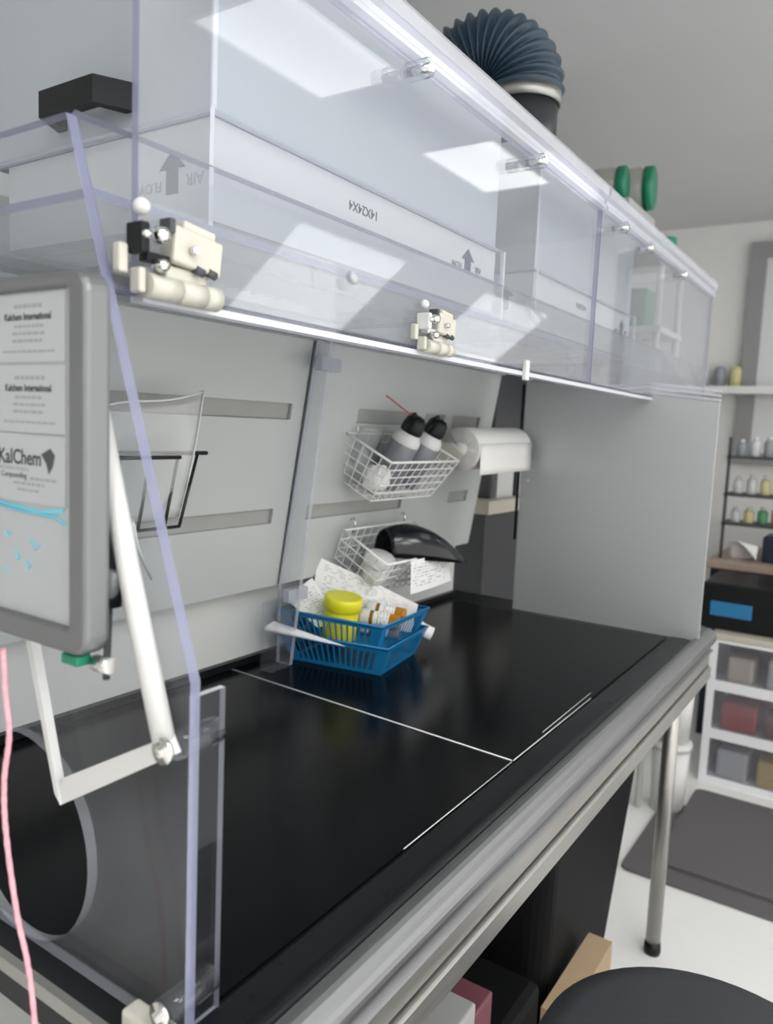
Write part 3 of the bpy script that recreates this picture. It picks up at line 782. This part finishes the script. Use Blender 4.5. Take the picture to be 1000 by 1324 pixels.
# folded papers between the baskets
b = MB(); P = [V((1.175,1.060,-.432)), V((1.19,1.05,-.412)), V((1.215,.90,-.436)), V((1.213,.88,-.438))]
b.grid(lambda u, v: P[0].lerp(P[3], u).lerp(P[1].lerp(P[2], u), v) + V((-.012*math.sin(PI*v)*(1-u), 0, 0)), 6, 4)
one('folded_paper', b, M['paper'], 'folded white paper sticking out between the two blue baskets', 'paper')
def sheet_of(c00, c10, c01, c11, bend, mat, label, n=10):
    b = MB(); c = [V(q) for q in (c00, c10, c01, c11)]
    b.grid(lambda u, v: c[0].lerp(c[1], u).lerp(c[2].lerp(c[3], u), v) + V(bend)*math.sin(PI*u)*.5, n, n)
    return one('printed_sheet', b, mat, label, 'paper', 'printed forms in the upper blue basket')
sheet_of((1.285,1.035,-.43), (1.405,.845,-.442), (1.325,1.045,-.292), (1.424,.842,-.383), (.02,.02,0), M['rx2'], 'large printed sheet standing at the back of the top basket')
sheet_of((1.235,.97,-.42), (1.300,.95,-.425), (1.228,1.05,-.372), (1.300,1.04,-.335), (0,0,.004), M['rx'], 'smaller printed form behind the yellow lidded jar')
b = MB(); b.tube([(1.462,.885,-.43),(1.475,.86,-.452),(1.487,.84,-.462)], .016, 14); one('paper_roll', b, M['paper'], 'small roll of white paper beside the blue baskets', 'paper')
# yellow jar
yj = thing('yellow_jar', (1.255, .935, -.449), 'yellow jar with a yellow screw lid in the top basket', 'jar')
yo = V((1.275, .945, -.446)); ya = V((0, -.12, 1))
b = MB(); b.lathe([(0,0),(.034,0),(.036,.003),(.036,.062),(.034,.066),(0,.066)], yo, ya, 36); b.build('jar_body', M['yellow'], yj)
b = MB(); b.lathe([(.037,.063),(.0405,.065)] + [(.0405,.088)] + [(.038,.0925),(.033,.0915),(0,.0905)], yo, ya, 36); b.build('lid', M['yellow'], yj)
def vial(o, ax, label):
    t = thing('pill_vial', tuple(o), label, 'pill vial', 'amber pill vials in the top basket')
    b = MB(); b.lathe([(0,0),(.0150,0),(.0155,.004),(.0155,.072),(0,.072)], o, ax, 24); b.build('vial_body', M['amber'], t)
    b = MB(); a = V(ax).normalized(); u = a.orthogonal().normalized(); w_ = a.cross(u)
    b.grid(lambda s, v: V(o) + a*(.022+.034*v) + .0158*(math.cos(2*PI*s)*u + math.sin(2*PI*s)*w_), 24, 3); b.build('vial_label', M['label'], t)
    b = MB(); b.lathe([(.0165,.064),(.0175,.066),(.0175,.082),(.016,.085),(0,.085)], o, ax, 24); b.build('vial_cap', M['white'], t)
vial(V((1.385,.850,-.402)), V((-.34,.92,.10)), 'amber pill vial lying closest to the large printed sheet')
vial(V((1.345,.838,-.408)), V((-.34,.92,.08)), 'amber pill vial lying closest to the slotted basket side')
vial(V((1.365,.850,-.436)), V((-.34,.92,.12)), 'amber pill vial half hidden under the two others')

# ------------------------------------------------------------------ behind the hood, seen through the gap
dk = thing('low_cabinet', (2.6, 1.3, FZ), 'dark cabinet with a beige top behind the hood', 'cabinet')
b = MB(); b.box((2.3, 1.12, FZ), (2.62, 1.6, -.275)); b.build('body', M['dgrey'], dk)
b = MB(); b.box((2.28, 1.10, -.274), (2.64, 1.62, -.23)); b.build('top', M['beige'], dk)
b = MB(); b.box((2.36, 1.13, -.05), (2.60, 1.5, .20), bevel=.006); b.box((2.37,1.14,-.2295),(2.385,1.49,-.05)); b.box((2.575,1.14,-.2295),(2.59,1.49,-.05)); one('equipment_shelf', b, M['dgrey'], 'dark grey equipment standing on the beige topped cabinet', 'equipment')
b = MB(); b.box((2.42, 1.14, -.2295), (2.55, 1.25, -.10)); 
o_ = thing('small_carton', (2.48, 1.2, -.2295), 'small white carton under the dark grey equipment', 'carton'); b.build('carton', M['white'], o_)
b = MB(); b.box((2.418, 1.21, -.19), (2.4195, 1.24, -.14)); b.build('label_patch', M['brown'], o_)
# open shelving beyond the hood end
su = thing('shelf_unit', (2.81, .97, FZ), 'white shelving beyond the far end of the hood', 'shelving')
for z in (.10, .37, .62):
    b = MB(); b.box((2.66 if z < .6 else 2.55, .70, z-.02), (2.96, 1.26, z)); b.build('shelf', M['white'], su)
for x, y in ((2.675,.715),(2.945,.715),(2.675,1.245),(2.945,1.245)):
    b = MB(); b.cyl((x,y,FZ), (x,y,.60), .012, seg=10); b.build('post', M['white'], su)
def jug(x, y, s, label):
    t = thing('plastic_jug', (x, y, .10), label, 'jug', 'white plastic jugs on the shelf beyond the hood')
    b = MB(); b.box((x-.06, y-.05*s, .101), (x+.06, y+.05*s, .31), bevel=.014); b.build('jug_body', M['white'], t)
    b = MB(); b.cyl((x, y, .308), (x, y, .335), .022, seg=16); b.build('cap', M['cream'], t)
jug(2.76, .765, .8, 'white jug closest to the viewer on the lower far shelf')
jug(2.76, .865, .9, 'white jug second in the row on the lower far shelf')
jug(2.76, .975, 1., 'white jug deepest in the row on the lower far shelf')
for y0, y1, h, m, c in ((.76,.83,.13,'green','green'), (.85,.96,.16,'grey','dark grey'), (.98,1.05,.10,'cream','cream')):
    b = MB(); b.box((2.69,y0,.3705),(2.84,y1,.3705+h), bevel=.004); one('small_box', b, M[m], c + ' box on the middle shelf beyond the hood, below the lying jars', 'box', 'small boxes on the middle far shelf')
b = MB(); b.box((2.72,1.04,.101),(2.86,1.17,.34), bevel=.004); one('carton', b, M['cream'], 'cream carton behind the white jugs on the far shelf', 'carton')
b = MB(); b.box((2.56,.80,.621),(2.87,1.10,.765), bevel=.004); one('carton', b, M['s_pale0'], 'grey carton under the jars on top of the far shelving', 'carton')
def jar(o, ax, r, label, L=.13):
    t = thing('storage_jar', tuple(o), label, 'jar', 'clear jars with green lids on top of the shelving')
    b = MB(); b.lathe([(0,0),(r*.9,0),(r,.008),(r,L-.02),(r*.85,L),(0,L)], o, ax, 28); b.build('jar_body', M['jarbody'], t)
    b = MB(); b.lathe([(0,L-.004),(r*1.02,L-.004),(r*1.02,L+.022),(r*.95,L+.026),(0,L+.026)], o, ax, 28); b.build('lid', M['green'], t)
jar(V((2.738,.905,.840)), V((.12,-1,.0)), .070, 'clear jar lying on its side with its whole green lid above the hood edge', .10)
jar(V((2.600,.940,.822)), V((.12,-1,0)), .055, 'clear jar lying on its side with its green lid partly behind the hood edge', .085)
jar(V((2.75,.722,.6205)), V((0,0,1)), .03, 'small green lidded jar peeping over the far hood edge', .022)

# ------------------------------------------------------------------ right background: desk, drawers, shelf
dsk = thing('side_desk', (4.2, .2, FZ), 'dark desk with a brown top near the far wall', 'desk')
b = MB(); b.box((3.88, -.9, -.60), (4.6, .72, -.565), bevel=.004); b.build('desk_top', M['brown'], dsk)
b = MB(); b.box((3.90, -.9, FZ), (4.58, .70, -.6005)); b.build('cabinet', M['navy'], dsk)
bc = thing('black_case', (3.6, .3, -.7845), 'black storage case with a blue tag on top of the drawer unit', 'case')
b = MB(); b.box((3.42, -.05, -.7845), (3.8, .64, -.59), bevel=.012); b.build('case_body', M['black'], bc)
b = MB(); b.box((3.413, .44, -.725), (3.4195, .60, -.665), bevel=.002); b.build('blue_tag', M['lblue'], bc)
rs = thing('desk_rack', (4.1, .3, -.565), 'dark wire rack of small supplies on the brown desk', 'rack')
for z in (-.39, -.25, -.07):
    b = MB(); b.box((4.0, -.35, z-.012), (4.2, .69, z)); b.build('rack_shelf', M['dgrey'], rs)
for y in (.68, .16, -.34):
    b = MB(); b.box((4.0, y-.006, -.565), (4.02, y+.006, .02)); b.build('rack_post', M['dgrey'], rs)
cols = {'orange': (.55,.25,.08), 'green': (.1,.3,.15), 'yellow': (.62,.58,.3), 'pale': (.62,.64,.64), 'grey': (.3,.32,.35), 'rose': (.55,.25,.25)}
for k, c in cols.items(): M['s_'+k] = pbr('supply_'+k, c, .5)
sup = []
ys = [.64,.58,.52,.46,.40,.34]
for z, row in ((-.39, ['pale','yellow','green','orange','rose','pale']), (-.25, ['pale','pale','yellow','pale','grey','orange']), (-.07, ['grey','pale','grey','pale','orange','grey'])):
    for y, c in zip(ys, row): sup.append((y, z, c))
lv = {-.39: 'lowest', -.25: 'middle', -.07: 'top'}
od = ['outermost', 'second', 'third', 'fourth', 'fifth', 'innermost']
for y, z, c in sup:
    b = MB(); h = random.uniform(.07, .10)
    t = thing('supply_bottle', (4.08, y, z), '%s small bottle, %s from the rack post by the hood, %s rack shelf' % ({'rose':'rose','pale':'whitish'}.get(c, c), od[ys.index(y)], lv[z]), 'bottle', 'small bottles on the desk rack')
    b.lathe([(0,.0005),(.022,.0005),(.023,.004),(.023,h*.7),(.012,h*.82),(0,h*.82)], (4.08,y,z), seg=16); b.build('bottle_body', M['s_'+c], t)
    b = MB(); b.cyl((4.08,y,z+h*.82),(4.08,y,z+h), .012, seg=12); b.build('cap', M['white'], t)
b = MB(); b.box((4.0,.36,-.5645),(4.2,.50,-.44), bevel=.01); one('dark_case', b, M['navy'], 'dark blue case under the wire rack on the desk', 'case')
b = MB(); b.grid(lambda u, v: V((3.96+.12*u, .515+.125*v, -.55+.06*math.sin(3*u+2*v)+.03*v)), 8, 8); one('paper_pile', b, M['paper'], 'rumpled white paper on the brown desk', 'paper', solid=.002)
for i, (y, c, lab) in enumerate(((.80,'yellow','yellowish'),(.88,'grey','grey'),(.97,'pale','whitish'))):
    b = MB(); b.lathe([(0,.0005),(.03,.0005),(.03,.09),(.02,.11),(0,.11)], (4.67, y, .30), seg=14)
    one('ledge_jar', b, M['s_'+c], '%s jar on the wall ledge beside the window frame' % lab, 'jar')
# three drawer unit
du = thing('drawer_unit', (3.55, .25, FZ), 'white three drawer unit with clear fronts on the floor', 'drawer unit')
X0, Y0, Y1 = 3.35, -.05, .575
zs = [FZ, -1.215, -1.01, -.81]
b = MB(); b.box((X0, Y0, -.81), (3.8, Y1, -.785), bevel=.004); b.build('top', M['beige'], du)
b = MB()
hol = [[(Y0+.03, zs[i]+.03), (Y1-.03, zs[i]+.03), (Y1-.03, zs[i+1]-.012), (Y0+.03, zs[i+1]-.012)] for i in range(3)]
b.prism([(Y0,FZ),(Y1,FZ),(Y1,-.8105),(Y0,-.8105)], 0, X0, X0+.02, holes=hol)
b.box((X0+.02, Y1-.012, FZ), (3.8, Y1, -.8105)); b.box((X0+.02, Y0, FZ), (3.8, Y0+.012, -.8105)); b.box((3.78, Y0+.012, FZ), (3.8, Y1-.012, -.8105))
for i in range(3): b.box((X0+.02, Y0+.012, zs[i]+.004), (3.78, Y1-.012, zs[i]+.014))
b.build('frame', M['drawer_f'], du)
for i in range(3):
    b = MB(); b.box((X0+.004, Y0+.031, zs[i]+.031), (X0+.010, Y1-.031, zs[i+1]-.013)); b.build('drawer', M['drawer_c'], du)
M['s_red'] = pbr('supply_red', (.42,.06,.06), .5); M['s_mauve'] = pbr('supply_mauve', (.20,.07,.09), .5); M['s_straw'] = pbr('supply_straw', (.60,.48,.16), .5); M['s_cream'] = pbr('supply_cream', (.68,.62,.50), .5)
for y, i, c, lab, wd, hh in ((.46,2,'s_cream','round cream pack in the top clear drawer',.10,.11),(.31,2,'s_pale','whitish pack in the top clear drawer',.10,.13),(.19,2,'s_green','green pack in the top clear drawer',.07,.10),
        (.45,1,'s_red','red pack in the middle clear drawer',.14,.12),(.25,1,'s_mauve','mauve pack in the middle clear drawer',.2,.10),
        (.46,0,'s_pale','whitish pack in the bottom clear drawer',.12,.12),(.30,0,'s_straw','straw yellow pack in the bottom clear drawer',.13,.11)):
    b = MB(); z = zs[i]+.0145; b.box((X0+.05, y-wd/2, z), (X0+.2, y+wd/2, z+hh), bevel=.012); one('supply_pack', b, M[c], lab, 'pack', 'supply packs in the clear drawers')
# white tubs between the table and the drawers
for i in range(2):
    b = MB(); z = FZ + .28*i + .0005
    tt = thing('plastic_pail', (3.0, .605, z), ['bottom white pail of the stack beside the drawer unit','topmost white pail of the stack beside the drawer unit'][i], 'pail', 'white pails stacked beside the drawers')
    b.lathe([(0,0),(.06,0),(.07,.25),(0,.25)], (3.0,.62,z), seg=32); b.build('pail_body', M['white'], tt)
    b = MB(); b.lathe([(0,.2505),(.075,.2505),(.075,.275),(0,.279)], (3.0,.62,z), seg=32); b.build('lid', M['white'], tt)

# floor mats
def floor_mat(x0, y0, x1, y1, z, label, rz=0):
    b = MB(TR(((x0+x1)/2, (y0+y1)/2, 0), rz)); w_, d_ = (x1-x0)/2, (y1-y0)/2
    b.prism(rrect(-w_,-d_,w_,d_,.03), 2, z, z+.010); one('floor_mat', b, M['fmat'], label, 'floor mat')
floor_mat(2.47, -.5, 3.05, .64, FZ+.0005, 'flat grey floor mat lying underneath another mat')
floor_mat(2.56, -.6, 3.22, .555, FZ+.011, 'grey floor mat on top, in front of the drawer unit')
floor_mat(.8, -.5, 1.98, .40, FZ+.0005, 'dark floor mat beneath the round black stool')

# under the table
b = MB(); b.prism(rrect(1.42,.50,2.08,.98,.05), 2, FZ+.001, FZ+.62)
for v in b.bm.verts:
    if v.co.z < FZ+.1:
        v.co.x = 1.74 + (v.co.x-1.74)*(.5 if v.co.x > 1.74 else .86); v.co.y = .75 + (v.co.y-.75)*.9
bn = thing('storage_bin', (1.74,.75,FZ), 'large black bin under the far end of the steel table', 'bin')
b.build('bin_body', M['black_soft'], bn)
b = MB(); b.prism(rrect(1.41,.49,2.09,.99,.05), 2, FZ+.6205, FZ+.66); b.build('bin_lid', M['black_soft'], bn)
cb = thing('cardboard_box', (1.55, .46, FZ), 'brown cardboard box on the floor under the table', 'box')
b = MB(); b.box((1.40, .44, FZ+.001), (1.69, .495, FZ+.27)); b.build('carton', M['cardboard'], cb)
b = MB(); b.box((1.691, .45, FZ+.001), (1.71, .485, FZ+.22)); b.build('white_edge', M['white'], cb)
b = MB(); b.box((.75,.48,FZ+.001),(1.36,.9,FZ+.36), bevel=.02); one('black_crate', b, M['black_soft'], 'black crate under the middle of the steel table', 'crate')
b = MB(); b.box((.98,.50,FZ+.361),(1.10,.60,FZ+.47), bevel=.004); one('grey_carton', b, M['s_pale0'], 'grey carton on the black crate under the table', 'carton')
b = MB(); b.box((1.12,.51,FZ+.361),(1.19,.60,FZ+.43), bevel=.004); one('red_pack', b, M['s_mauve'], 'dull red pack beside the grey carton under the table', 'pack')
# stool
st = thing('stool', (.918, .115, FZ), 'round black padded stool in front of the steel table', 'stool')
b = MB(); b.lathe([(0,0),(.19,0),(.205,.012),(.208,.03),(.20,.048),(.17,.055),(0,.058)], (.918,.115,-.80), seg=56); b.build('seat', M['stool'], st)
b = MB(); b.cyl((.918,.115,FZ+.12),(.918,.115,-.80), .025); b.build('column', M['chrome'], st)
for k in range(5):
    a = 2*PI*k/5; b = MB(); b.tube([(.918,.115,FZ+.13),(.918+.24*math.cos(a),.115+.24*math.sin(a),FZ+.065)], .018, 10); lg = b.build('leg', M['black'], st)
    b = MB(); b.ball((.918+.24*math.cos(a),.115+.24*math.sin(a),FZ+.036), .025, seg=12); b.build('caster', M['black'], lg)

for o in bpy.data.objects:
    if '_w' in o: del o['_w']

# ------------------------------------------------------------------ camera, world, view
cam_d = bpy.data.cameras.new('camera'); cam = bpy.data.objects.new('camera', cam_d); COL.objects.link(cam)
cam_d.sensor_fit = 'HORIZONTAL'; cam_d.sensor_width = 36; cam_d.lens = 36.0; cam_d.clip_start = .02
vp = V((665, -82, 1000)); X = vp.normalized()           # long axis of the hood in camera axes (right, down, forward)
r = math.radians(2.5); Z = X.cross(V((math.cos(r), math.sin(r), 0))).normalized()
if Z.y > 0: Z = -Z
Y = Z.cross(X)
if Y.x > 0: Y = -Y
right = V((X.x, Y.x, Z.x)); down = V((X.y, Y.y, Z.y)); fwd = V((X.z, Y.z, Z.z))
mw = Matrix((( right.x, -down.x, -fwd.x, 0), (right.y, -down.y, -fwd.y, 0), (right.z, -down.z, -fwd.z, ZC), (0,0,0,1)))
cam.matrix_world = mw
cam_d.dof.use_dof = True; cam_d.dof.focus_distance = 1.0; cam_d.dof.aperture_fstop = 6.5
scene.camera = cam
wd = bpy.data.worlds.new('world'); scene.world = wd; wd.use_nodes = True
bg = wd.node_tree.nodes['Background']; bg.inputs[0].default_value = (1, .99, .975, 1); bg.inputs[1].default_value = 1.55
scene.view_settings.view_transform = 'Standard'; scene.view_settings.look = 'None'
scene.view_settings.gamma = 1; scene.view_settings.exposure = .20; scene.view_settings.use_curve_mapping = False
cy = scene.cycles
cy.use_denoising = True; cy.max_bounces = 10; cy.diffuse_bounces = 4; cy.glossy_bounces = 5; cy.transmission_bounces = 6
cy.transparent_max_bounces = 40; cy.caustics_reflective = False; cy.caustics_refractive = False; cy.sample_clamp_indirect = 8
